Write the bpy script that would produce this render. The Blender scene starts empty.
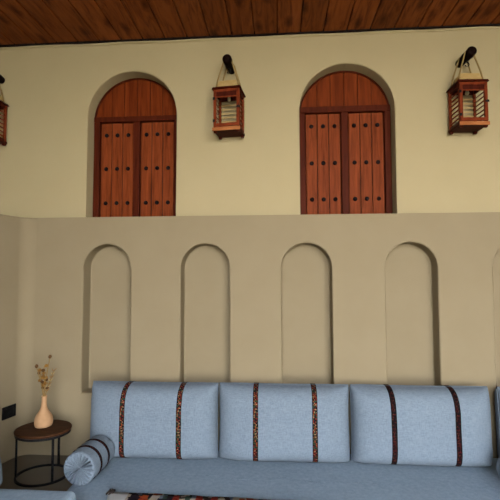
import bpy, bmesh, math, random
from mathutils import Vector, Matrix, noise as mnoise
random.seed(7)
PI = math.pi
scene = bpy.context.scene
COL = scene.collection

# ------------------------------------------------------------------ helpers
def tag(o, label=None, cat=None, group=None, kind=None):
    if label: o['label'] = label
    if cat: o['category'] = cat
    if group: o['group'] = group
    if kind: o['kind'] = kind
    return o

def empty(name, loc=(0, 0, 0), rotz=0.0):
    o = bpy.data.objects.new(name, None); COL.objects.link(o)
    o.location = loc; o.rotation_euler = (0, 0, rotz); o.empty_display_size = .05
    return o

def obj(name, bm, mat, parent=None, smooth=False, bevel=0.0, seg=2, angle=35):
    me = bpy.data.meshes.new(name)
    bmesh.ops.remove_doubles(bm, verts=bm.verts, dist=1e-5)
    bmesh.ops.recalc_face_normals(bm, faces=bm.faces)
    bm.to_mesh(me); bm.free()
    if isinstance(mat, (list, tuple)):
        for m in mat: me.materials.append(m)
    else: me.materials.append(mat)
    if smooth:
        for p in me.polygons: p.use_smooth = True
    o = bpy.data.objects.new(name, me); COL.objects.link(o)
    if parent: o.parent = parent
    if bevel:
        b = o.modifiers.new('bevel', 'BEVEL'); b.width = bevel; b.segments = seg
        b.limit_method = 'ANGLE'; b.angle_limit = math.radians(angle)
    return o

def copy_tree(o, parent=None):
    c = o.copy(); COL.objects.link(c)
    if parent: c.parent = parent
    for ch in [k for k in SRC if k.parent == o]:
        copy_tree(ch, c)
    return c
SRC = []

def box(bm, x0, x1, y0, y1, z0, z1, M=None):
    vs = [bm.verts.new((x, y, z)) for z in (z0, z1) for y in (y0, y1) for x in (x0, x1)]
    for f in ((0, 1, 3, 2), (4, 6, 7, 5), (0, 4, 5, 1), (2, 3, 7, 6), (0, 2, 6, 4), (1, 5, 7, 3)):
        bm.faces.new([vs[i] for i in f])
    if M is not None:
        for v in vs: v.co = M @ v.co
    return vs

def tube(bm, pts, rad, n=8, caps=True):
    pts = [Vector(p) for p in pts]
    rads = rad if isinstance(rad, (list, tuple)) else [rad] * len(pts)
    rings = []
    ref = None
    for i, p in enumerate(pts):
        if i == 0: t = pts[1] - pts[0]
        elif i == len(pts) - 1: t = pts[-1] - pts[-2]
        else: t = (pts[i + 1] - pts[i - 1])
        t.normalize()
        if ref is None:
            ref = Vector((0, 0, 1)) if abs(t.z) < .9 else Vector((1, 0, 0))
        a = t.cross(ref).normalized(); b = t.cross(a).normalized(); ref = -b if False else ref
        rings.append([bm.verts.new(p + (a * math.cos(2 * PI * k / n) + b * math.sin(2 * PI * k / n)) * rads[i]) for k in range(n)])
    for r0, r1 in zip(rings, rings[1:]):
        for k in range(n):
            bm.faces.new((r0[k], r0[(k + 1) % n], r1[(k + 1) % n], r1[k]))
    if caps:
        bm.faces.new(rings[0]); bm.faces.new(rings[-1][::-1])
    return rings

def lathe(bm, prof, n=48, cx=0, cy=0, fn=None):
    """prof: list of (r, z) from bottom to top, revolve round z"""
    rings = []
    for j, (r, z) in enumerate(prof):
        if r < 1e-6:
            rings.append([bm.verts.new((cx, cy, z))]); continue
        ring = []
        for k in range(n):
            a = 2 * PI * k / n
            rr, zz = fn(r, z, a) if fn else (r, z)
            ring.append(bm.verts.new((cx + rr * math.cos(a), cy + rr * math.sin(a), zz)))
        rings.append(ring)
    for r0, r1 in zip(rings, rings[1:]):
        if len(r0) == 1 and len(r1) == 1: continue
        for k in range(n):
            if len(r0) == 1: bm.faces.new((r0[0], r1[(k + 1) % n], r1[k]))
            elif len(r1) == 1: bm.faces.new((r0[k], r0[(k + 1) % n], r1[0]))
            else: bm.faces.new((r0[k], r0[(k + 1) % n], r1[(k + 1) % n], r1[k]))
    return rings

# ------------------------------------------------------------------ materials
class NT:
    def __init__(s, name):
        s.m = bpy.data.materials.new(name); s.m.use_nodes = True
        s.t = s.m.node_tree; s.bsdf = s.t.nodes['Principled BSDF']
    def n(s, kind, **kw):
        nd = s.t.nodes.new(kind)
        for k, v in kw.items():
            if k.startswith('i_'):
                nd.inputs[k[2:].replace('_', ' ')].default_value = v
            else: setattr(nd, k, v)
        return nd
    def l(s, a, b): s.t.links.new(a, b)
    def set(s, **kw):
        for k, v in kw.items(): s.bsdf.inputs[k.replace('_', ' ')].default_value = v

ALB = .40          # every surface is this much darker than it reads at the photograph's exposure
def srgb(r, g, b):
    f = lambda c: c / 12.92 if c <= .04045 else ((c + .055) / 1.055) ** 2.4
    return (ALB * f(r / 255), ALB * f(g / 255), ALB * f(b / 255), 1)

def mix(a, b, t): return tuple(a[i] * (1 - t) + b[i] * t for i in range(3)) + (1,)
BLACK = (0, 0, 0, 1)

def ramp(nt, stops, interp='LINEAR'):
    r = nt.n('ShaderNodeValToRGB'); e = r.color_ramp.elements
    r.color_ramp.interpolation = interp
    while len(e) < len(stops): e.new(.5)
    for el, (p, c) in zip(e, stops): el.position = p; el.color = c
    return r

def bump(nt, height, strength, dist=.01):
    b = nt.n('ShaderNodeBump'); b.inputs['Strength'].default_value = strength; b.inputs['Distance'].default_value = dist
    nt.l(height, b.inputs['Height']); nt.l(b.outputs['Normal'], nt.bsdf.inputs['Normal'])

def m_plaster(name, c):
    nt = NT(name); nt.set(Roughness=.92)
    nt.bsdf.inputs['Specular IOR Level'].default_value = .15
    tc = nt.n('ShaderNodeTexCoord')
    n1 = nt.n('ShaderNodeTexNoise', i_Scale=3.0, i_Detail=6.0, i_Roughness=.6)
    nt.l(tc.outputs['Object'], n1.inputs['Vector'])
    r = ramp(nt, [(.3, mix(c, BLACK, .025)), (.7, mix(c, (1, .95, .8, 1), .008))])
    nt.l(n1.outputs['Fac'], r.inputs['Fac']); nt.l(r.outputs['Color'], nt.bsdf.inputs['Base Color'])
    n2 = nt.n('ShaderNodeTexNoise', i_Scale=14.0, i_Detail=5.0); nt.l(tc.outputs['Object'], n2.inputs['Vector'])
    bump(nt, n2.outputs['Fac'], .05, .01)
    return nt.m

def m_wood(name, dark, light, scale=(14, 14, 1.2), rough=.5, bumps=.2):
    nt = NT(name); nt.set(Roughness=rough)
    nt.bsdf.inputs['Specular IOR Level'].default_value = .12
    tc = nt.n('ShaderNodeTexCoord'); mp = nt.n('ShaderNodeMapping'); mp.inputs['Scale'].default_value = scale
    nt.l(tc.outputs['Object'], mp.inputs['Vector'])
    n1 = nt.n('ShaderNodeTexNoise', i_Scale=2.0, i_Detail=8.0, i_Roughness=.65, i_Distortion=.4)
    nt.l(mp.outputs['Vector'], n1.inputs['Vector'])
    r = ramp(nt, [(.28, dark), (.52, mix(dark, light, .55)), (.75, light)])
    nt.l(n1.outputs['Fac'], r.inputs['Fac']); nt.l(r.outputs['Color'], nt.bsdf.inputs['Base Color'])
    bump(nt, n1.outputs['Fac'], bumps, .003)
    return nt.m

def m_fabric(name, c, wr=.0):
    nt = NT(name); nt.set(Roughness=.95)
    nt.bsdf.inputs['Specular IOR Level'].default_value = .1
    nt.bsdf.inputs['Sheen Weight'].default_value = .02
    tc = nt.n('ShaderNodeTexCoord')
    def thread(sc):
        mp = nt.n('ShaderNodeMapping'); mp.inputs['Scale'].default_value = sc
        nt.l(tc.outputs['Object'], mp.inputs['Vector'])
        n = nt.n('ShaderNodeTexNoise', i_Scale=1.0, i_Detail=3.0); nt.l(mp.outputs['Vector'], n.inputs['Vector'])
        return n.outputs['Fac']
    a = thread((40, 40, 260)); b = thread((260, 260, 40))
    mx = nt.n('ShaderNodeMath', operation='ADD'); nt.l(a, mx.inputs[0]); nt.l(b, mx.inputs[1])
    hf = nt.n('ShaderNodeMath', operation='MULTIPLY'); hf.inputs[1].default_value = .5; nt.l(mx.outputs[0], hf.inputs[0])
    r = ramp(nt, [(.36, mix(c, BLACK, .15)), (.64, mix(c, (.5, .5, .5, 1), .07))])
    nt.l(hf.outputs[0], r.inputs['Fac'])
    n2 = nt.n('ShaderNodeTexNoise', i_Scale=5.0, i_Detail=3.0); nt.l(tc.outputs['Object'], n2.inputs['Vector'])
    nt.l(r.outputs['Color'], nt.bsdf.inputs['Base Color'])
    ad = nt.n('ShaderNodeMath', operation='MULTIPLY_ADD'); ad.inputs[1].default_value = 3.0 * (1 + wr)
    nt.l(n2.outputs['Fac'], ad.inputs[0]); nt.l(hf.outputs[0], ad.inputs[2])
    bump(nt, ad.outputs[0], .3, .006)
    return nt.m

def m_plain(name, c, rough=.6, metal=0.0, spec=.3):
    nt = NT(name); nt.set(Roughness=rough, Metallic=metal)
    nt.bsdf.inputs['Specular IOR Level'].default_value = spec
    tc = nt.n('ShaderNodeTexCoord'); n1 = nt.n('ShaderNodeTexNoise', i_Scale=30.0, i_Detail=4.0)
    nt.l(tc.outputs['Object'], n1.inputs['Vector'])
    r = ramp(nt, [(.3, mix(c, BLACK, .1)), (.7, mix(c, (.4, .4, .4, 1), .02))])
    nt.l(n1.outputs['Fac'], r.inputs['Fac']); nt.l(r.outputs['Color'], nt.bsdf.inputs['Base Color'])
    return nt.m

def m_braid(name, cols, edge):
    """woven ribbon: uv.x across 0..1, uv.y along in ribbon widths"""
    nt = NT(name); nt.set(Roughness=.9)
    nt.bsdf.inputs['Specular IOR Level'].default_value = .15
    uv = nt.n('ShaderNodeUVMap'); uv.uv_map = 'uv'
    mp = nt.n('ShaderNodeMapping'); mp.inputs['Scale'].default_value = (5, 3.6, 1)
    nt.l(uv.outputs['UV'], mp.inputs['Vector'])
    vo = nt.n('ShaderNodeTexVoronoi', i_Scale=1.0, i_Randomness=.35); nt.l(mp.outputs['Vector'], vo.inputs['Vector'])
    sep = nt.n('ShaderNodeSeparateColor'); nt.l(vo.outputs['Color'], sep.inputs['Color'])
    k = len(cols)
    r = ramp(nt, [(i / k, c) for i, c in enumerate(cols)], 'CONSTANT'); nt.l(sep.outputs['Red'], r.inputs['Fac'])
    dot = nt.n('ShaderNodeMath', operation='LESS_THAN'); dot.inputs[1].default_value = .46
    nt.l(vo.outputs['Distance'], dot.inputs[0])
    sx = nt.n('ShaderNodeSeparateXYZ'); nt.l(uv.outputs['UV'], sx.inputs[0])
    c1 = nt.n('ShaderNodeMath', operation='SUBTRACT'); c1.inputs[1].default_value = .5; nt.l(sx.outputs['X'], c1.inputs[0])
    c2 = nt.n('ShaderNodeMath', operation='ABSOLUTE'); nt.l(c1.outputs[0], c2.inputs[0])
    c3 = nt.n('ShaderNodeMath', operation='LESS_THAN'); c3.inputs[1].default_value = .36; nt.l(c2.outputs[0], c3.inputs[0])
    f = nt.n('ShaderNodeMath', operation='MULTIPLY'); nt.l(dot.outputs[0], f.inputs[0]); nt.l(c3.outputs[0], f.inputs[1])
    mxn = nt.n('ShaderNodeMix', data_type='RGBA'); mxn.inputs[6].default_value = edge
    nt.l(f.outputs[0], mxn.inputs[0]); nt.l(r.outputs['Color'], mxn.inputs[7])
    nt.l(mxn.outputs[2], nt.bsdf.inputs['Base Color'])
    return nt.m

def m_ceiling():
    nt = NT('ceiling_planks'); nt.set(Roughness=.55)
    nt.bsdf.inputs['Specular IOR Level'].default_value = .25
    tc = nt.n('ShaderNodeTexCoord'); sx = nt.n('ShaderNodeSeparateXYZ'); nt.l(tc.outputs['Object'], sx.inputs[0])
    d = nt.n('ShaderNodeMath', operation='DIVIDE'); d.inputs[1].default_value = PLANK; nt.l(sx.outputs['X'], d.inputs[0])
    fl = nt.n('ShaderNodeMath', operation='FLOOR'); nt.l(d.outputs[0], fl.inputs[0])
    wn = nt.n('ShaderNodeTexWhiteNoise', noise_dimensions='1D'); nt.l(fl.outputs[0], wn.inputs['W'])
    off = nt.n('ShaderNodeVectorMath', operation='MULTIPLY_ADD'); off.inputs[1].default_value = (7, 9, 5)
    nt.l(wn.outputs['Color'], off.inputs[0]); nt.l(tc.outputs['Object'], off.inputs[2])
    mp = nt.n('ShaderNodeMapping'); mp.inputs['Scale'].default_value = (11, 1.3, 6); nt.l(off.outputs[0], mp.inputs['Vector'])
    n1 = nt.n('ShaderNodeTexNoise', i_Scale=2.0, i_Detail=7.0, i_Roughness=.62, i_Distortion=.9); nt.l(mp.outputs['Vector'], n1.inputs['Vector'])
    r = ramp(nt, [(.28, CE_D), (.5, mix(CE_D, CE_L, .6)), (.75, CE_L)]); nt.l(n1.outputs['Fac'], r.inputs['Fac'])
    # knots: one voronoi cell per plank and run of board
    kp = nt.n('ShaderNodeMapping'); kp.inputs['Scale'].default_value = (1 / PLANK, 1.9, 1); nt.l(off.outputs[0], kp.inputs['Vector'])
    vo = nt.n('ShaderNodeTexVoronoi', i_Scale=1.0, i_Randomness=.8); vo.voronoi_dimensions = '2D'; nt.l(kp.outputs['Vector'], vo.inputs['Vector'])
    nz = nt.n('ShaderNodeTexNoise', i_Scale=14.0, i_Detail=2.0); nt.l(off.outputs[0], nz.inputs['Vector'])
    am = nt.n('ShaderNodeMath', operation='MULTIPLY_ADD'); am.inputs[1].default_value = .18; nt.l(nz.outputs['Fac'], am.inputs[0]); nt.l(vo.outputs['Distance'], am.inputs[2])
    kr = ramp(nt, [(.1, (.3, .26, .24, 1)), (.17, (.5, .45, .42, 1)), (.3, (1, 1, 1, 1))]); nt.l(am.outputs[0], kr.inputs['Fac'])
    mu = nt.n('ShaderNodeMix', data_type='RGBA', blend_type='MULTIPLY'); mu.inputs[0].default_value = 1
    nt.l(r.outputs['Color'], mu.inputs[6]); nt.l(kr.outputs['Color'], mu.inputs[7])
    tv = ramp(nt, [(0, (.72, .72, .72, 1)), (1, (1.0, 1.0, 1.0, 1))]); nt.l(wn.outputs['Value'], tv.inputs['Fac'])
    m2 = nt.n('ShaderNodeMix', data_type='RGBA', blend_type='MULTIPLY'); m2.inputs[0].default_value = 1
    nt.l(mu.outputs[2], m2.inputs[6]); nt.l(tv.outputs['Color'], m2.inputs[7])
    nt.l(m2.outputs[2], nt.bsdf.inputs['Base Color'])
    bump(nt, n1.outputs['Fac'], .15, .003)
    return nt.m

PLANK = .193
CE_D, CE_L = srgb(112, 54, 20), srgb(206, 116, 56)
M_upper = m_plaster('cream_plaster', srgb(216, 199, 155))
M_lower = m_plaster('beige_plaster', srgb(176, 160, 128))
M_floor = m_plaster('floor_screed', srgb(136, 126, 108))
M_ground = m_plaster('pale_paving', srgb(190, 176, 150))
M_ceil = m_ceiling()
M_gap_shade = m_plain('gap_shade_brown', srgb(34, 20, 12), .8)  # dark brown painted in for the shade inside gaps
M_frame = m_wood('shutter_frame_wood', srgb(70, 27, 13), srgb(112, 48, 26), (14, 14, 1.4))
M_leaf = m_wood('shutter_wood', srgb(104, 44, 19), srgb(180, 90, 48), (18, 18, 1.3))
M_fan = m_wood('transom_wood', srgb(96, 36, 12), srgb(160, 74, 32), (18, 18, 1.3))
M_stud = m_plain('iron_stud', srgb(24, 10, 8), .6, 0, .15)
M_lant = m_wood('lantern_wood', srgb(104, 40, 20), srgb(164, 76, 42), (16, 16, 5))
M_lantd = m_wood('lantern_dark_wood', srgb(62, 22, 14), srgb(96, 38, 22), (16, 16, 5))
M_lip = m_wood('lantern_pale_lip', srgb(176, 100, 55), srgb(214, 140, 86), (5, 16, 16))
M_pale = m_wood('pale_wood', srgb(196, 160, 96), srgb(232, 202, 138), (5, 16, 16))
M_rope = m_plain('jute_rope', srgb(178, 150, 95), .95)
M_peg = m_wood('peg_wood', srgb(14, 7, 5), srgb(34, 18, 12), (14, 3, 14), .6)
M_iron = m_plain('black_iron', srgb(16, 15, 16), .55, 0, .25)
M_blue = m_fabric('light_blue_linen', srgb(138, 156, 173))
M_blue_seat = m_fabric('blue_seat_linen', srgb(170, 195, 215), .6)
red, grn, crm, org, mar = srgb(150, 42, 34), srgb(62, 92, 62), srgb(170, 142, 106), srgb(160, 84, 44), srgb(92, 30, 32)
M_braid = m_braid('bright_braid', [red, grn, srgb(36, 30, 32), crm, mar, srgb(40, 50, 54), org], srgb(34, 24, 26))
M_braid_dark = m_braid('dark_braid', [srgb(30, 24, 26), mar, srgb(46, 40, 42), srgb(104, 56, 44), srgb(24, 22, 28), srgb(72, 34, 30)], srgb(24, 18, 20))
M_top = m_wood('walnut_top', srgb(56, 34, 22), srgb(104, 68, 44), (3, 18, 18), .45)
M_vase = m_plain('peach_ceramic', srgb(226, 178, 130), .6)
M_stem = m_plain('dry_stem', srgb(176, 140, 80), .9)
M_bud = m_plain('dry_bud', srgb(176, 126, 56), .9)
M_budd = m_plain('dark_dry_bud', srgb(112, 76, 36), .9)
M_plate = m_plain('black_plastic', srgb(18, 18, 20), .35)
M_bulb = m_plain('ivory_bulb', srgb(215, 200, 160), .4)

# ------------------------------------------------------------------ the setting
G = .1235          # the upper wall stands back from the lower one by this much
LEDGE = 1.922
CEIL = 3.4815

def arched_wall(bm, x0, x1, z0, z1, y, openings, depth, close=True, n=24):
    """front face at y with round-headed recesses; openings: (centre, width, sill z, apex z)"""
    zb = openings[0][2]; spring = openings[0][3] - openings[0][1] / 2
    def quad(*p): bm.faces.new([bm.verts.new(q) for q in p])
    def plain(a, b):
        zs = sorted({z0, zb, spring, z1})
        for u, v in zip(zs, zs[1:]):
            quad((a, y, u), (b, y, u), (b, y, v), (a, y, v))
    cur = x0
    for cx, w, sill, apex in openings:
        r = w / 2; a, b = cx - r, cx + r
        plain(cur, a); cur = b
        if sill > z0 + 1e-6: quad((a, y, z0), (b, y, z0), (b, y, sill), (a, y, sill))
        arc = [(cx - r * math.cos(PI * k / n), spring + r * math.sin(PI * k / n)) for k in range(n + 1)]
        for (xa, za), (xb, zb_) in zip(arc, arc[1:]):
            quad((xa, y, za), (xb, y, zb_), (xb, y, z1), (xa, y, z1))
        ring = [(a, sill)] + arc + [(b, sill)]
        for (xa, za), (xb, zb_) in zip(ring, ring[1:]):
            quad((xa, y, za), (xa, y + depth, za), (xb, y + depth, zb_), (xb, y, zb_))
        quad((a, y, sill), (b, y, sill), (b, y + depth, sill), (a, y + depth, sill))
        if close:
            bm.faces.new([bm.verts.new((px, y + depth, pz)) for px, pz in ring])
    plain(cur, x1)

XC, XR = -2.115, 2.75
RC = .11
# lower back wall with five niches
bm = bmesh.new()
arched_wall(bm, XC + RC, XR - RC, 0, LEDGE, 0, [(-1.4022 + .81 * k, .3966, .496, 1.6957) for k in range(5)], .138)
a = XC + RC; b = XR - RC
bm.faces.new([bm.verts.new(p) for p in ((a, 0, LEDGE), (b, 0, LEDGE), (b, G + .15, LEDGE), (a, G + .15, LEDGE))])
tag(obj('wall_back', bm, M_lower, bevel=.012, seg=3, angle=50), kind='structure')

def side_wall(name, sgn, xc):
    """rounded corner then the splayed side wall; sgn -1 left, +1 right"""
    bm = bmesh.new(); ang = math.radians(90 - 14)
    path = []
    # arc tangent to the back wall plane y=0, turning towards the camera
    for k in range(13):
        t = ang * k / 12
        path.append((xc - sgn * RC + sgn * RC * math.sin(t), -RC + RC * math.cos(t)))
    ex, ey = path[-1]; L = 3.0
    path.append((ex + sgn * L * math.sin(math.radians(14)), ey - L * math.cos(math.radians(14))))
    out = [(xc - sgn * RC, G + .15)] + [(xc + sgn * (.85 if sgn < 0 else .3), G + .15), (xc + sgn * (.85 if sgn < 0 else .3), path[-1][1])]
    fv = [(bm.verts.new((x, y, 0)), bm.verts.new((x, y, LEDGE))) for x, y in path]
    for (p, q), (r, s) in zip(fv, fv[1:]): bm.faces.new((p, r, s, q))
    top = [q for p, q in fv] + [bm.verts.new((x, y, LEDGE)) for x, y in out[::-1]]
    bm.faces.new(top)
    e0, e1 = path[-1], out[-1]
    bm.faces.new([bm.verts.new(p) for p in ((*e0, 0), (*e1, 0), (*e1, LEDGE), (*e0, LEDGE))])
    o = obj(name, bm, M_lower, bevel=.012, seg=3, angle=60)
    for p in o.data.polygons: p.use_smooth = abs(p.normal.z) < .5
    return tag(o, kind='structure')
side_wall('wall_left', -1, XC)
side_wall('wall_right', 1, XR)

# upper wall with two arched window recesses
WW, WT, WD = .7822, 3.2107, .126
WX = [-1.648 + WW / 2, -1.648 + 1.8286 + WW / 2]
bm = bmesh.new()
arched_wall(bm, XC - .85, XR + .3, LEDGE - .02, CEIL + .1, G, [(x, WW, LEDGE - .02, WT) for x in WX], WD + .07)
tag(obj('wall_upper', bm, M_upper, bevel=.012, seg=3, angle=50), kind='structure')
for nm, sx in (('wall_upper_left', -1), ('wall_upper_right', 1)):
    bm = bmesh.new(); x = (XC - .85) if sx < 0 else (XR + .3)
    box(bm, min(x, x + sx * .15), max(x, x + sx * .15), -5.4, G + .15, 0, CEIL + .1)
    tag(obj(nm, bm, M_upper), kind='structure')

for nm, xa, xb in (('light_block_left', XC - .85, -.9), ('light_block_right', 2.9, XR + .3)):  # unseen piers, added to block light and darken the left side
    bm = bmesh.new(); box(bm, xa, xb, -5.4, -5.1, 0, CEIL + .1)
    tag(obj(nm, bm, M_upper), kind='structure')

# ceiling of tongued planks running out from the wall
bm = bmesh.new()
x = math.floor((XC - .85) / PLANK) * PLANK
YF = -5.4
while x < XR + .3:
    g = .0045
    box(bm, x + g, x + PLANK - g, YF, G - .02, CEIL, CEIL + .03); x += PLANK
box(bm, XC - 1.0, XR + .45, YF, G + .3, CEIL + .022, CEIL + .14)
tag(obj('ceiling', bm, M_ceil, bevel=.003, seg=1), kind='structure')
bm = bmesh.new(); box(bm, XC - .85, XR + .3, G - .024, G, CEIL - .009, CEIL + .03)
tag(obj('gap_shade_strip', bm, M_gap_shade), kind='structure')  # dark strip standing in for the shadow gap between ceiling and wall
bm = bmesh.new()
pts = [(XC - .85 + .2 * k, G - .002, CEIL - .021 + .003 * math.sin(k * 1.7)) for k in range(30)]
tube(bm, pts, .011, 6)
tag(obj('trim_2', bm, M_upper, smooth=True), kind='structure')

bm = bmesh.new(); box(bm, XC - .85, XR + .3, -5.5, G + .15, -.1, 0)
tag(obj('floor', bm, M_floor), kind='structure')
bm = bmesh.new(); box(bm, -14, 14, -40, -5.5, -.25, -.12)
tag(obj('ground', bm, M_ground), kind='structure')

# ------------------------------------------------------------------ arched shuttered windows
def window(name, cx, label, bar, rows):
    y = G + WD
    root = empty(name, (cx, y, LEDGE)); tag(root, label, 'window', kind='structure')
    R = WW / 2 - .002; H = WT - LEDGE; sp = H - WW / 2
    zb0, zb1 = (bar[0] - LEDGE, bar[1] - LEDGE)
    # frame: jambs with the arched rim, crossbar and middle post, one carcase
    bm = bmesh.new()
    FW = .052
    n = 32
    outer = [(-R, 0)] + [(-R * math.cos(PI * k / n), sp + R * math.sin(PI * k / n)) for k in range(n + 1)] + [(R, 0)]
    ri = R - FW
    # rim is narrow round the arch, wide on the jambs
    inner = [(-ri, 0), (-ri, zb0)]
    rr = R - .012
    a0 = math.asin(max(-1, (zb1 - sp) / rr))
    arch = [(-rr * math.cos(a0 + (PI - 2 * a0) * k / n), sp + rr * math.sin(a0 + (PI - 2 * a0) * k / n)) for k in range(n + 1)]
    def prism(bm, poly, y0, y1):
        f = [bm.verts.new((x, y0, z)) for x, z in poly]; g = [bm.verts.new((x, y1, z)) for x, z in poly]
        m = len(poly)
        bm.faces.new(f); bm.faces.new(g[::-1])
        for i in range(m): bm.faces.new((f[i], f[(i + 1) % m], g[(i + 1) % m], g[i]))
    D0, D1 = -.004, .036
    prism(bm, [(-R, -.015), (-ri, -.015), (-ri, zb0), (-R, zb0)], D0, D1)
    prism(bm, [(ri, -.015), (R, -.015), (R, zb0), (ri, zb0)], D0, D1)
    prism(bm, [(-R, zb0), (R, zb0), (R, zb1), (-R, zb1)], D0 - .004, D1)
    prism(bm, [(-.029, -.015), (.029, -.015), (.029, zb0), (-.029, zb0)], D0, D1)
    # rim strip
    aa = math.asin(max(-1, (zb1 - sp) / R))
    o2 = [(-R * math.cos(aa + (PI - 2 * aa) * k / n), sp + R * math.sin(aa + (PI - 2 * aa) * k / n)) for k in range(n + 1)]
    for k in range(n): prism(bm, [o2[k], o2[k + 1], arch[k + 1], arch[k]], D0, D1)
    fr = obj('frame', bm, M_frame, root, bevel=.004, seg=2, angle=40)
    # fan of planks above the crossbar
    bm = bmesh.new()
    cuts = [-rr, -.232, -.118, 0.0, .118, .232, rr]
    for u, v in zip(cuts, cuts[1:]):
        u2, v2 = u + .003, v - .003
        top = []
        for k in range(9):
            x = v2 + (u2 - v2) * k / 8
            top.append((x, sp + math.sqrt(max(0, (rr) ** 2 - x * x))))
        poly = [(u2, zb1 - .002), (v2, zb1 - .002)] + top
        poly = [p for i, p in enumerate(poly) if i < 2 or p[1] > zb1 + .001]
        prism(bm, poly, .012, .03)
    tr = obj('transom', bm, M_fan, root)
    # two plank leaves with three rows of studs
    for s in (-1, 1):
        x0, x1 = (s * .0335, s * (ri - .005)); x0, x1 = min(x0, x1), max(x0, x1)
        zt = zb0 - .004
        bm = bmesh.new(); w = (x1 - x0) / 3
        for k in range(3):
            box(bm, x0 + k * w + .0028, x0 + (k + 1) * w - .0028, .022, .034, .004, zt)
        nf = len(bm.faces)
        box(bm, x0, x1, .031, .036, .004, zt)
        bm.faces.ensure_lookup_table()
        for f in bm.faces[nf:]: f.material_index = 1  # dark backing paints shade into the joints between planks
        leaf = obj('shutter', bm, [M_leaf, M_gap_shade], root, bevel=.0025, seg=1)
        for zz in [q - LEDGE for q in rows]:
            for k in range(3):
                bm = bmesh.new(); px = x0 + (k + .5) * w
                lathe(bm, [(.0185, -.002), (.0185, .003), (.016, .008), (.011, .013), (.005, .0155), (0, .0165)], 14)
                for v in bm.verts: v.co = Vector((px + v.co.x, .022 - v.co.z, zz + v.co.y))
                obj('stud', bm, M_stud, leaf, smooth=True)
    # backing boards behind the joints
    bm = bmesh.new()
    prism(bm, [(x * .995, z) for x, z in outer], .034, .05)
    obj('backing_board', bm, M_frame, root)
    return root
window('window_1', WX[0], 'arched window with studded reddish wooden shutters, the left one, nearer the side wall', (2.812, 2.858), (2.697, 2.392, 2.083))
window('window_2', WX[1], 'arched window with studded reddish wooden shutters between two whole hanging lanterns', (2.842, 2.895), (2.729, 2.405, 2.089))

# ------------------------------------------------------------------ pegs and lanterns
def make_peg():
    root = empty('wall_peg')
    bm = bmesh.new()
    pts = [(0, .03, 0), (0, 0, 0), (.004, -.05, .002), (-.002, -.1, 0), (.002, -.16, -.002), (0, -.205, 0), (0, -.217, 0)]
    tube(bm, pts, [.031, .031, .032, .035, .037, .038, .03], 16)
    sh = obj('shaft', bm, M_peg, root, smooth=True, bevel=.004)
    bm = bmesh.new()
    hk = [(0, -.125, -.026), (0, -.125, -.05)] + [(.016 * math.sin(t) , -.125, -.066 + .016 * math.cos(t)) for t in [PI * k / 8 for k in range(0, 12)]]
    tube(bm, hk, .0045, 8)
    hook = obj('hook', bm, M_iron, root, smooth=True)
    SRC.extend([sh, hook])
    return root

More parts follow.
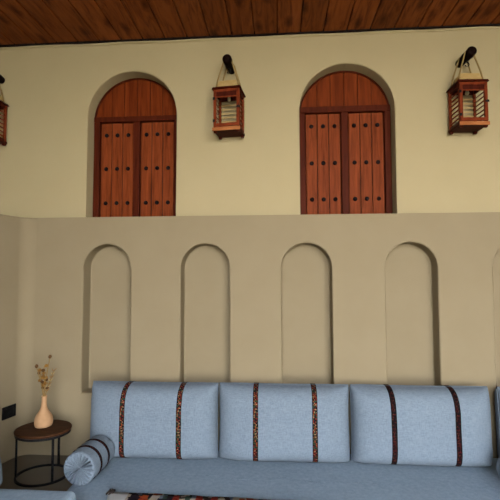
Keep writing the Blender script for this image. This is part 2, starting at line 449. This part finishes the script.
def make_lantern():
    root = empty('hanging_lantern')
    W, D = .108, .092                 # half width, half depth
    def add(name, bm, m, par=None, **k):
        o = obj(name, bm, m, par or root, **k); SRC.append(o); return o
    # base with a pale front lip and four feet
    bm = bmesh.new(); box(bm, -W - .004, W + .004, -D - .004, D + .004, .018, .036)
    base = add('base', bm, M_lantd, bevel=.003)
    bm = bmesh.new(); box(bm, -W - .006, W + .006, -D - .012, -D - .003, .012, .04)
    add('front_lip', bm, M_lip, base, bevel=.003)
    for sx in (-1, 1):
        for sy in (-1, 1):
            bm = bmesh.new(); cx, cy = sx * (W - .014), sy * (D - .014)
            vs = box(bm, cx - .014, cx + .014, cy - .014, cy + .014, 0, .018)
            for v in vs[:4]: v.co.x = cx + (v.co.x - cx) * .75; v.co.y = cy + (v.co.y - cy) * .75
            add('foot', bm, M_lantd, base, bevel=.002)
    zt = .352
    for sx in (-1, 1):
        for sy in (-1, 1):
            bm = bmesh.new(); cx, cy = sx * (W - .011), sy * (D - .011)
            box(bm, cx - .010, cx + .010, cy - .010, cy + .010, .036, zt)
            add('post', bm, M_lant, bevel=.002)
    # rails top and bottom on the two sides and the back
    for z0, z1 in ((.036, .056), (zt - .03, zt)):
        for sx in (-1, 1):
            bm = bmesh.new(); box(bm, sx * (W - .011) - .007, sx * (W - .011) + .007, -D + .02, D - .02, z0, z1)
            add('rail', bm, M_lantd, bevel=.002)
        bm = bmesh.new(); box(bm, -W + .02, W - .02, D - .018, D - .004, z0, z1)
        add('rail', bm, M_lantd, bevel=.002)
    # slanting slats: each a part
    nsl = 7
    for k in range(nsl):
        z = .078 + k * .0345
        for sx in (-1, 1):
            bm = bmesh.new(); x = sx * (W - .011)
            box(bm, -.0025, .0025, -D + .018, D - .018, -.0055, .0055, Matrix.Translation((x, 0, z)) @ Matrix.Rotation(sx * .5, 4, 'Y'))
            add('slat', bm, M_lant)
        bm = bmesh.new(); box(bm, -W + .018, W - .018, -.0025, .0025, -.005, .005, Matrix.Translation((0, D - .011, z)) @ Matrix.Rotation(.4, 4, 'X'))
        add('slat', bm, M_pale)
    # front door: frame, top panel, thin glazing bars, hinges, latch
    bm = bmesh.new(); y0, y1 = -D - .008, -D + .004
    w = W - .002; st = .023; zb, ztp = .046, zt - .004
    box(bm, -w, -w + st, y0, y1, zb, ztp); box(bm, w - st, w, y0, y1, zb, ztp)
    box(bm, -w + st, w - st, y0, y1, zb, zb + .026); box(bm, -w + st, w - st, y0, y1, ztp - .020, ztp)
    door = add('door', bm, M_lant, bevel=.0025)
    bm = bmesh.new(); box(bm, -w + st - .002, w - st + .002, y1 - .006, y1 - .001, ztp - .058, ztp - .018)
    add('head_panel', bm, M_lantd, door)
    bm = bmesh.new(); box(bm, -w + st, w - st, y0 + .003, y1 - .002, ztp - .066, ztp - .057)
    add('glazing_bar', bm, M_lant, door)
    for zz in (.095, .275):
        bm = bmesh.new(); box(bm, -w - .004, -w + .014, y0 - .003, y0 + .003, zz - .011, zz + .011)
        add('hinge', bm, M_iron, door, bevel=.001)
    bm = bmesh.new(); box(bm, w - .02, w + .008, y0 - .004, y0 + .002, .19, .204)
    lathe(bm, [(.0, 0), (.009, .002), (.009, .008), (0, .012)], 12)
    for v in list(bm.verts)[8:]: v.co = Vector((w - .006 + v.co.x, y0 - .002 - v.co.z, .197 + v.co.y))
    add('latch', bm, M_iron, door)
    # lamp holder under the lid
    bm = bmesh.new(); lathe(bm, [(.0, .285), (.011, .288), (.016, .3), (.013, .315), (.009, .325), (.009, zt)], 16)
    add('bulb', bm, M_bulb, smooth=True)
    # lid board and a low pale cap
    bm = bmesh.new(); v = box(bm, -W - .012, W + .012, -D - .014, D + .012, zt, zt + .018)
    for q in v[4:]: q.co.x *= .93; q.co.y *= .93
    lid = add('lid', bm, M_lantd, bevel=.002)
    bm = bmesh.new(); v = box(bm, -.088, .088, -.075, .075, zt + .018, zt + .085)
    for q in v[4:]: q.co.x *= .82; q.co.y *= .75
    add('cap', bm, M_pale, bevel=.003)
    # rope loop: four strands over the peg
    zp = .585
    for sy in (-1, 1):
        bm = bmesh.new(); yb = sy * .062
        yp = sy * .05
        loop = [(-.094, yb, zt + .02), (-.080, yb * .97, zt + .09)]
        for k in range(0, 9):
            t = PI * (k / 8)
            loop.append((-.0365 * math.cos(t), yp, zp + .0365 * math.sin(t)))
        loop += [(.080, yb * .97, zt + .09), (.094, yb, zt + .02)]
        tube(bm, loop, .0062, 8)
        add('rope', bm, M_rope, smooth=True)
    return root

pegs = [(-.388, 3.18), (1.487, 3.165), (-2.44, 3.17)]
pl = ['dark round wooden peg on cream wall between the two arched windows',
      'dark round wooden peg at upper right holding the rightmost lantern',
      'dark round wooden peg cut off by the left edge of view']
peg0 = make_peg()
for i, (x, z) in enumerate(pegs):
    p = peg0 if i == 0 else copy_tree(peg0)
    p.location = (x, G, z); p.rotation_euler.z = (-.09, .05, 0)[i]; tag(p, pl[i], 'peg', 'lantern pegs on the upper wall')
ll = ['reddish wooden slatted lantern hanging by rope between the two arched windows',
      'reddish wooden slatted lantern hanging by rope to the right of both arched windows',
      'dark slatted wooden lantern cut off by the left edge, above the ledge']
lant0 = make_lantern()
for i, (x, z, rz) in enumerate([(-.397, 2.577, -.12), (1.487, 2.565, .05), (-2.465, 2.567, 0)]):
    p = lant0 if i == 0 else copy_tree(lant0)
    p.location = (x, .0, z); p.rotation_euler.z = rz
    tag(p, ll[i], 'lantern', 'slatted wooden lanterns on the upper wall')

# ------------------------------------------------------------------ seating
SEAT = .096
def mattress(name, x0, x1, y0, y1, z0, z1, seed, rcorner=.03, mat=None, sag=.004):
    """soft rectangular mattress with rounded plan corners, bulging sides and slight waves"""
    bm = bmesh.new(); nu, nv = 60, 28
    cx, cy = (x0 + x1) / 2, (y0 + y1) / 2; hx, hy = (x1 - x0) / 2, (y1 - y0) / 2
    ez = min(.035, (z1 - z0) / 2.2)
    def shell(u, v):
        return cx + hx * u, cy + hy * v
    # rounded-rectangle outline, lofted by height
    def outline(inset):
        pts = []; r = max(.004, rcorner - inset * .5); a, b = hx - inset, hy - inset
        for qx, qy, t0 in ((1, 1, 0), (-1, 1, PI / 2), (-1, -1, PI), (1, -1, 3 * PI / 2)):
            for k in range(7):
                t = t0 + PI / 2 * k / 6
                pts.append((cx + qx * (a - r) + r * math.cos(t), cy + qy * (b - r) + r * math.sin(t)))
        # subdivide straights
        out = []
        m = len(pts)
        for i in range(m):
            p, q = pts[i], pts[(i + 1) % m]; d = math.dist(p, q); k = 24 if (i % 7 == 6) else 1
            for j in range(k): out.append((p[0] + (q[0] - p[0]) * j / k, p[1] + (q[1] - p[1]) * j / k))
        return out
    lv = []
    for t in (0, .35, .7, 1): lv.append((ez * (1 - math.sin(t * PI / 2)) , z0 + ez * (1 - math.cos(t * PI / 2))))
    for t in (.3, .6): lv.append((-.006 * math.sin(PI * t), z0 + ez + (z1 - z0 - 2 * ez) * t))
    for t in (0, .3, .6, .85, 1): lv.append((ez * (1 - math.cos(t * PI / 2)), z1 - ez + ez * math.sin(t * PI / 2)))
    for ins in (.07, .12, .2, .3, .42): 
        if ins < min(hx, hy) * .95: lv.append((ins, z1))
    rings = []
    for ins, z in lv:
        ring = []
        for px, py in outline(ins):
            n = mnoise.noise((px * 3.1 + seed, py * 3.1, z * 3)) + .5 * mnoise.noise((px * 8, py * 8 + seed, z * 5))
            dz = n * sag if z > z0 + .05 else 0
            ring.append(bm.verts.new((px, py, z + dz)))
        rings.append(ring)
    m = len(rings[0])
    for r0, r1 in zip(rings, rings[1:]):
        for k in range(m): bm.faces.new((r0[k], r0[(k + 1) % m], r1[(k + 1) % m], r1[k]))
    bm.faces.new(rings[0][::-1]); bm.faces.new(rings[-1])
    return bm

root = empty('seat_mattress', (0, 0, 0))
tag(root, 'long blue upholstered seat mattress running along the back wall under the row of cushions', 'sofa seat')
obj('cover', mattress('c', -1.36, XR - .12, -.915, -.03, 0, SEAT, 1), M_blue_seat, root, smooth=True)
bm = bmesh.new()
tube(bm, [(-1.355 + (XR + 1.23) * k / 40, -.905, SEAT - .014) for k in range(41)], .005, 6)
obj('piping', bm, M_blue_seat, root, smooth=True)

root = empty('seat_mattress', (0, 0, 0))
tag(root, 'raised blue seat mattress end in the bottom left corner in front of the table', 'sofa seat')
obj('cover', mattress('c', -2.18, -1.165, -2.9, -.925, 0, .222, 5, .02), M_blue_seat, root, smooth=True)

def pillow_pt(u, v, side, W, H, T, seed):
    """u,v in -1..1"""
    pu = (1 - abs(u) ** 5) ** .5 if abs(u) < 1 else 0
    pv = (1 - abs(v) ** (4 if v > 0 else 6)) ** .5 if abs(v) < 1 else 0
    t = T / 2 * (pu * pv) ** .8
    x = u * W / 2 * (1 - .012 * (1 - v * v)); z = v * H / 2 * (1 - .022 * (1 - u * u))
    n = mnoise.noise((x * 4 + seed, z * 4, side * 3.3)) * .008 + mnoise.noise((x * 11, z * 9 + seed, side)) * .003
    e = pu * pv
    # slack folds running in from the corners
    c = (abs(u) * abs(v)) ** 2
    n += c * .006 * math.sin(14 * (abs(u) - abs(v)) + seed)
    return Vector((x, -side * (t + n * min(1, e * 2)), z))

def make_cushion(W, H, T, seed, braids, bmat):
    root = empty('back_cushion')
    bm = bmesh.new(); nu, nv = 56, 36
    def grid(side):
        g = []
        for j in range(nv + 1):
            row = []
            for i in range(nu + 1):
                u = math.sin(PI / 2 * (2 * i / nu - 1)); v = math.sin(PI / 2 * (2 * j / nv - 1))
                row.append(bm.verts.new(pillow_pt(u, v, side, W, H, T, seed)))
            g.append(row)
        for j in range(nv):
            for i in range(nu): bm.faces.new((g[j][i], g[j][i + 1], g[j + 1][i + 1], g[j + 1][i]))
    grid(1); grid(-1)
    obj('cover', bm, M_blue, root, smooth=True)
    # piping round the seam
    bm = bmesh.new(); loop = []
    for k in range(40): loop.append((-1 + k / 20, -1))
    for k in range(24): loop.append((1, -1 + k / 12))
    for k in range(40): loop.append((1 - k / 20, 1))
    for k in range(25): loop.append((-1, 1 - k / 12))
    tube(bm, [pillow_pt(u, v, 1, W, H, T, seed) for u, v in loop], .0042, 6, caps=False)
    obj('piping', bm, M_blue, root, smooth=True)
    for ub in braids:
        bm = bmesh.new(); uvl = bm.loops.layers.uv.new('uv'); bw = .0375
        cols = []; nb = 60
        path = []
        for side in (1, -1):
            for j in range(nb + 1):
                v = math.sin(PI / 2 * (2 * j / nb - 1)) * side
                path.append((v, side))
        L = 0; prev = None
        for v, side in path:
            row = []
            for k in range(5):
                u = ub + (k / 4 - .5) * bw / (W / 2)
                p = pillow_pt(u, v, side, W, H, T, seed)
                p.y += -side * .0028
                if abs(v) > .97: p.z += .003 * (1 if v > 0 else -1) * (abs(v) - .97) / .03
                row.append(p)
            if prev is not None: L += (row[2] - prev).length
            prev = row[2].copy(); cols.append((row, L))
        for (r0, l0), (r1, l1) in zip(cols, cols[1:]):
            if l1 - l0 < 1e-6: continue
            for k in range(4):
                f = bm.faces.new([bm.verts.new(p) for p in (r0[k], r0[k + 1], r1[k + 1], r1[k])])
                for lp, uv in zip(f.loops, ((k / 4, l0), ((k + 1) / 4, l0), ((k + 1) / 4, l1), (k / 4, l1))):
                    lp[uvl].uv = (uv[0], uv[1] / bw)
        obj('braid', bm, bmat, root, smooth=True)
    return root

CH = .534
cl = [('light blue back cushion nearest the round table, two coloured braid bands', -1.422, -.459, (-.40, .465), M_braid),
      ('light blue back cushion, second from the round table, with two coloured braid bands', -.449, .502, (-.42, .46), M_braid),
      ('light blue back cushion, third from the table, with two darker braid bands', .514, 1.485, (-.452, .435), M_braid_dark),
      ('light blue back cushion cut off by the right edge behind the bolster', 1.545, 2.47, (-.45, .45), M_braid_dark)]
for i, (lb, xa, xb, br, bmt) in enumerate(cl):
    c = make_cushion(xb - xa, CH, .33, 3.7 * i + 1, br, bmt)
    c.location = ((xa + xb) / 2, -.175, SEAT + CH / 2 + .005 + .002 * i); c.rotation_euler = (math.radians(-2), 0, [0, .0, -.0, .03][i])
    tag(c, lb, 'cushion', 'back cushions in a row on the long seat')
c = make_cushion(.95, CH, .28, 21, (-.44, .44), M_braid)
c.location = (-1.70, -1.42, .222 + .272); c.rotation_euler = (math.radians(-14), 0, math.radians(90))
tag(c, 'blue back cushion edge at the far left of view above the corner seat mattress', 'cushion')

def make_bolster(L=.30, r=.106):
    root = empty('bolster')
    # axis along local -y (near end at y = -L), built upright then turned
    prof = []
    N = 132
    fl = lambda q: math.sin(q)
    bm = bmesh.new()
    def fn(rr, zz, a):
        k = max(0, 1 - rr / r)
        pl_ = abs(math.cos(11 * a + .5 * math.sin(3 * a))) ** 5 * (.75 + .25 * math.sin(5 * a))
        if rr < r * .9:
            d = -.06 * pl_ * math.sin(PI * min(1, rr / r / .9)) ** .6
            zz = zz + (d if zz > L / 2 else -d)
        return rr, zz
    prof = [(0, .018), (r * .07, .014), (r * .2, .009), (r * .4, .002), (r * .6, -.004), (r * .75, -.006), (r * .86, -.004), (r * .93, -.001), (r * .985, .006), (r, .018)]
    side = [(r * (1 + .012 * math.sin(PI * k / 8)), .018 + (L - .036) * k / 8) for k in range(1, 8)]
    top = [(q, L - z) for q, z in prof[::-1]]
    lathe(bm, prof + side + top, N * 2, fn=fn)
    obj('cover', bm, M_blue, root, smooth=True)
    for e in (0, 1):
        bm = bmesh.new(); lathe(bm, [(0, .0), (.007, .001), (.009, .005), (.006, .009), (0, .0105)], 16)
        for v in bm.verts: v.co.z = L - .018 - .002 + v.co.z if e else .018 + .002 - v.co.z
        obj('button', bm, M_blue, root, smooth=True)
    for t in (.3, .66):
        bm = bmesh.new(); uvl = bm.loops.layers.uv.new('uv'); bw = .028
        zc = L * t; rr = r * 1.012 + .0035; n = 64
        ring = []
        for k in range(n):
            a0, a1 = 2 * PI * k / n, 2 * PI * (k + 1) / n
            for (za, zb_, ua, ub) in ((zc - bw / 2, zc, 0, .5), (zc, zc + bw / 2, .5, 1)):
                f = bm.faces.new([bm.verts.new((rr * math.cos(q), rr * math.sin(q), z)) for q, z in ((a0, za), (a1, za), (a1, zb_), (a0, zb_))])
                for lp, uv in zip(f.loops, ((ua, k), (ua, k + 1), (ub, k + 1), (ub, k))):
                    lp[uvl].uv = (uv[0], uv[1] * 2 * PI * rr / n / bw)
        obj('braid', bm, M_braid_dark, root, smooth=True)
    return root
def lay_bolster(o, near, far):
    # local z axis (0 = near) onto near -> far
    n, f = Vector(near), Vector(far); d = (f - n).normalized()
    o.rotation_mode = 'QUATERNION'; o.rotation_quaternion = d.to_track_quat('Z', 'Y'); o.location = n
b1 = make_bolster()
lay_bolster(b1, (-1.285, -.665, SEAT + .113), (-1.272, -.365, SEAT + .113))
tag(b1, 'light blue cylindrical bolster with pleated end, lying by the round table', 'bolster', 'bolsters on the long seat')
b2 = make_bolster(.34)
lay_bolster(b2, (1.50, -.79, SEAT + .113), (1.49, -.42, SEAT + .113))
tag(b2, 'light blue cylindrical bolster cut off by the right edge of view', 'bolster', 'bolsters on the long seat')

# kilim throw over the front of the seat
def m_kilim():
    nt = NT('kilim_weave'); nt.set(Roughness=.95)
    nt.bsdf.inputs['Specular IOR Level'].default_value = .1
    tc = nt.n('ShaderNodeTexCoord'); mp = nt.n('ShaderNodeMapping'); mp.inputs['Scale'].default_value = (30, 24, 24)
    nt.l(tc.outputs['Object'], mp.inputs['Vector'])
    vo = nt.n('ShaderNodeTexVoronoi', i_Scale=1.0, i_Randomness=.7); vo.distance = 'CHEBYCHEV'; nt.l(mp.outputs['Vector'], vo.inputs['Vector'])
    s = nt.n('ShaderNodeSeparateColor'); nt.l(vo.outputs['Color'], s.inputs['Color'])
    cs = [srgb(62, 50, 48), srgb(178, 84, 44), srgb(190, 180, 165), srgb(60, 78, 66), srgb(150, 56, 44), srgb(120, 130, 145), srgb(44, 38, 44), srgb(196, 184, 160)]
    r = ramp(nt, [(i / 8, c) for i, c in enumerate(cs)], 'CONSTANT'); nt.l(s.outputs['Green'], r.inputs['Fac'])
    # plain pale band at the left end
    sx = nt.n('ShaderNodeSeparateXYZ'); nt.l(tc.outputs['Object'], sx.inputs[0])
    lt = nt.n('ShaderNodeMath', operation='LESS_THAN'); lt.inputs[1].default_value = -.925; nt.l(sx.outputs['X'], lt.inputs[0])
    mx = nt.n('ShaderNodeMix', data_type='RGBA'); mx.inputs[7].default_value = srgb(214, 216, 212)
    nt.l(lt.outputs[0], mx.inputs[0]); nt.l(r.outputs['Color'], mx.inputs[6]); nt.l(mx.outputs[2], nt.bsdf.inputs['Base Color'])
    bump(nt, vo.outputs['Distance'], .3, .004)
    return nt.m
M_kilim = m_kilim()
root = empty('kilim_throw', (0, 0, 0))
tag(root, 'multicoloured woven kilim throw lying along the front edge of the long blue seat', 'throw')
bm = bmesh.new()
prof = [(-.73, 0), (-.765, .0), (-.85, 0), (-.88, 0), (-.905, -.006), (-.920, -.018), (-.925, -.03), (-.927, -.034)]
nx = 70; rows = []
for i in range(nx + 1):
    x = -1.035 + 1.36 * i / nx; cl_ = []; cu = []
    for j, (y, dz) in enumerate(prof):
        w = .004 * mnoise.noise((x * 9, y * 12, 0)) + .003 * math.sin(x * 21)
        sk = (-(y + .81)) * .32 * (1 - i / nx)
        yy = y - (.04 * i / nx if j < 4 else 0) - (.004 if j > 4 else 0) + (.006 * mnoise.noise((x * 5, 3, 0)) if j < 3 else 0)
        cl_.append(Vector((x + sk, yy, SEAT + .006 + dz + max(0, w * (j < 5)))))
        cu.append(Vector((x + sk, yy - (.011 if j > 4 else 0), SEAT + .006 + dz + max(0, w * (j < 5)) + (.012 if j < 6 else .003))))
    rows.append([bm.verts.new(p) for p in cl_ + cu[::-1]])
m = len(rows[0])
for r0, r1 in zip(rows, rows[1:]):
    for k in range(m): bm.faces.new((r0[k], r0[(k + 1) % m], r1[(k + 1) % m], r1[k]))
bm.faces.new(rows[0][::-1]); bm.faces.new(rows[-1])
obj('cloth', bm, M_kilim, root, smooth=True)
for sx in (-1.035,):
    bm = bmesh.new()
    for k in range(4):
        a = k * PI / 2
        tube(bm, [(sx + .006, -.73, SEAT + .02), (sx + .012 * math.cos(a), -.73 + .012 * math.sin(a), SEAT + .026), (sx - .01 + .02 * math.cos(a), -.755 + .016 * math.sin(a), SEAT + .012)], [.004, .008, .005], 8)
    obj('tassel', bm, m_plain('tassel_wool', srgb(58, 50, 46), .95), root, smooth=True)

# ------------------------------------------------------------------ side table, vase, dried flowers
TX, TY, TH = -1.715, -.335, .34
t = empty('side_table', (TX, TY, 0)); t.scale = (1, .88, 1); tag(t, 'small round side table with dark wood top and black metal frame in the corner', 'table')
bm = bmesh.new(); lathe(bm, [(0, TH - .02), (.186, TH - .02), (.194, TH - .016), (.196, TH - .006), (.192, TH), (.1, TH), (0, TH)], 64)
obj('table_top', bm, M_top, t, bevel=.002)
def ring(bm, r, z0, z1, w, n=64):
    lathe(bm, [(r - w, z0), (r, z0), (r, z1), (r - w, z1), (r - w, z0)], n)
bm = bmesh.new(); ring(bm, .190, TH - .036, TH - .02, .016); obj('rim', bm, M_iron, t, bevel=.001)
bm = bmesh.new(); ring(bm, .186, 0, .014, .014); obj('base_ring', bm, M_iron, t, bevel=.001)
for deg in (48, 168, 288):
    a = math.radians(deg); px, py =   .178 * math.sin(a), -.178 * math.cos(a)
    bm = bmesh.new(); box(bm, -.007, .007, -.007, .007, .012, TH - .03, Matrix.Translation((px, py, 0)) @ Matrix.Rotation(a, 4, 'Z'))
    obj('leg', bm, M_iron, t, bevel=.001)

VX, VY = -1.735, -.30
v = empty('vase', (VX, VY, TH)); tag(v, 'peach ceramic bottle vase with slim neck standing on the round table', 'vase')
bm = bmesh.new()
lathe(bm, [(0, 0), (.052, 0), (.058, .004), (.063, .02), (.064, .04), (.061, .06), (.052, .082), (.038, .102), (.026, .122), (.020, .145), (.0175, .175), (.0185, .205), (.0215, .216),
           (.0205, .218), (.0165, .214), (.0145, .19), (.0145, .15), (0, .14)], 48)
obj('body', bm, M_vase, v, smooth=True)

fl = [((-.010, .004), (-.046, .012, .40), 'clustered', 'dried flower stem leaning left in the peach vase'),
      ((.004, -.006), (.040, -.01, .50), 'single', 'tallest dried flower stem in the peach vase, one dark bud at its tip'),
      ((.0, .006), (-.008, .0, .43), 'clustered', 'upright dried flower stem with thick brown buds in the middle of the vase'),
      ((.008, .004), (.062, .012, .395), 'grass', 'dried pale grass stem arching right from the peach vase'),
      ((-.006, -.006), (-.052, -.016, .43), 'single', 'thin dried stem leaning left with small dark bud at its tip'),
      ((.002, .002), (.018, -.02, .35), 'clustered', 'short dried flower stem just right of the middle of the vase'),
      ((-.004, .0), (-.02, .01, .27), 'single', 'shortest dried stem with dark bud just above the vase mouth')]
for k, ((bx, by), (tx, ty, tz), kind, lb) in enumerate(fl):
    r = empty('dried_flower', (VX, VY, TH)); tag(r, lb, 'dried flower', 'dried flowers in the peach vase')
    pts = []
    for i in range(11):
        q = i / 10; z = .15 + (tz - .15) * q
        w = max(0, (z - .21) / max(1e-3, tz - .21)) if z > .21 else 0
        pts.append(Vector((bx * .8 * (1 - w) + tx * w ** 1.3 + .003 * math.sin(7 * q + k) * w, by * .8 * (1 - w) + ty * w, z)))
    bm = bmesh.new(); tube(bm, pts, .0028, 6)
    obj('stem', bm, M_stem, r, smooth=True)
    def bud(p, s, m, name='bud', d=(0, 0, 1)):
        bm = bmesh.new(); lathe(bm, [(0, -s * 1.1), (s * .6, -s * .7), (s, 0), (s * .85, s * .6), (s * .5, s * 1.1), (0, s * 1.35)], 10)
        Q = Vector(d).to_track_quat('Z', 'Y').to_matrix().to_4x4()
        for vv in bm.verts: vv.co = Q @ vv.co + Vector(p)
        obj(name, bm, m, r, smooth=True)
    if kind == 'single':
        bud(pts[-1] + Vector((0, 0, .004)), .0125, M_budd)
    elif kind == 'clustered':
        for i in (6, 7, 8, 9, 10):
            ang = i * 2.4 + k; off = Vector((math.cos(ang), math.sin(ang), .3)) * .014
            p = pts[i] + off
            bm = bmesh.new(); tube(bm, [pts[i], pts[i] + off * .6, p], .0014, 5); obj('twig', bm, M_stem, r)
            bud(p, .0125 if i > 7 else .0105, M_bud if i % 3 else M_budd, d=off)
    else:
        for i in range(4, 11):
            for s in (-1, 1):
                bm = bmesh.new(); e = pts[i] + Vector((s * .014 + .008, .004 * s, .022))
                tube(bm, [pts[i], pts[i] + Vector((s * .008, 0, .008)), e], [.0014, .003, .001], 5)
                obj('blade', bm, M_pale if i % 2 else M_bud, r, smooth=True)

# socket plate on the side wall beside the table
s14 = math.radians(14)
def on_left(t, z):   # point on the splayed wall, t metres from the corner tangent
    ang = math.radians(76)
    ex = XC + RC - RC * math.sin(ang); ey = -RC + RC * math.cos(ang)
    return Vector((ex - t * math.sin(s14), ey - t * math.cos(s14), z))
p = on_left(.043, .377)
s = empty('wall_socket', p); s.rotation_euler = (0, 0, math.radians(90 - 14))
tag(s, 'black square socket plate on the beige side wall beside the round table', 'socket')
bm = bmesh.new(); box(bm, -.062, .062, -.009, .006, -.048, .048); obj('plate', bm, M_plate, s, bevel=.004)
bm = bmesh.new(); box(bm, -.036, .036, -.0115, -.006, -.03, .03); obj('rocker', bm, M_plate, s, bevel=.002)

# ------------------------------------------------------------------ light
SKY, SUNE = 5.0, 8.0
w = bpy.data.worlds.new('sky'); scene.world = w; w.use_nodes = True
wt = w.node_tree; bg = wt.nodes['Background']
tc = wt.nodes.new('ShaderNodeTexCoord'); sx = wt.nodes.new('ShaderNodeSeparateXYZ'); wt.links.new(tc.outputs['Generated'], sx.inputs[0])
rp = wt.nodes.new('ShaderNodeValToRGB'); wt.links.new(sx.outputs['Z'], rp.inputs['Fac'])
e = rp.color_ramp.elements; e[0].position = 0.0; e[0].color = (1.0, .97, .92, 1); e[1].position = .7; e[1].color = (.45, .55, .75, 1)
wt.links.new(rp.outputs['Color'], bg.inputs['Color']); bg.inputs['Strength'].default_value = SKY
sun = bpy.data.lights.new('sun', 'SUN'); sun.energy = SUNE; sun.angle = math.radians(3); sun.color = (1, .93, .8)
so = bpy.data.objects.new('sun', sun); COL.objects.link(so)
so.rotation_euler = (math.radians(40), 0, math.radians(9))   # high sun over the courtyard, falling on the floor behind the camera

for m in bpy.data.materials:
    b = m.node_tree.nodes.get('Principled BSDF')
    b.inputs['Specular IOR Level'].default_value *= .22
# ------------------------------------------------------------------ camera
yaw, pitch, roll = .0694, .055, -.0029
cy, sy = math.cos(yaw), math.sin(yaw)
F = Vector((-sy * math.cos(pitch), cy * math.cos(pitch), math.sin(pitch)))
r0 = Vector((cy, sy, 0)); u0 = r0.cross(F)
rv = r0 * math.cos(roll) + u0 * math.sin(roll); uv = -r0 * math.sin(roll) + u0 * math.cos(roll)
cam = bpy.data.cameras.new('camera'); cam.sensor_fit = 'HORIZONTAL'; cam.sensor_width = 36; cam.lens = 36 * .8291
cam.clip_start = .02
co = bpy.data.objects.new('camera', cam); COL.objects.link(co)
M = Matrix((rv, uv, -F)).transposed().to_4x4(); M.translation = Vector((0, -3.3026, 1.46))
co.matrix_world = M
scene.camera = co
vs = scene.view_settings
vs.view_transform = 'Standard'; vs.look = 'None'; vs.gamma = 1; vs.use_curve_mapping = False
vs.exposure = 2.47
scene.cycles.max_bounces = 10; scene.cycles.diffuse_bounces = 6
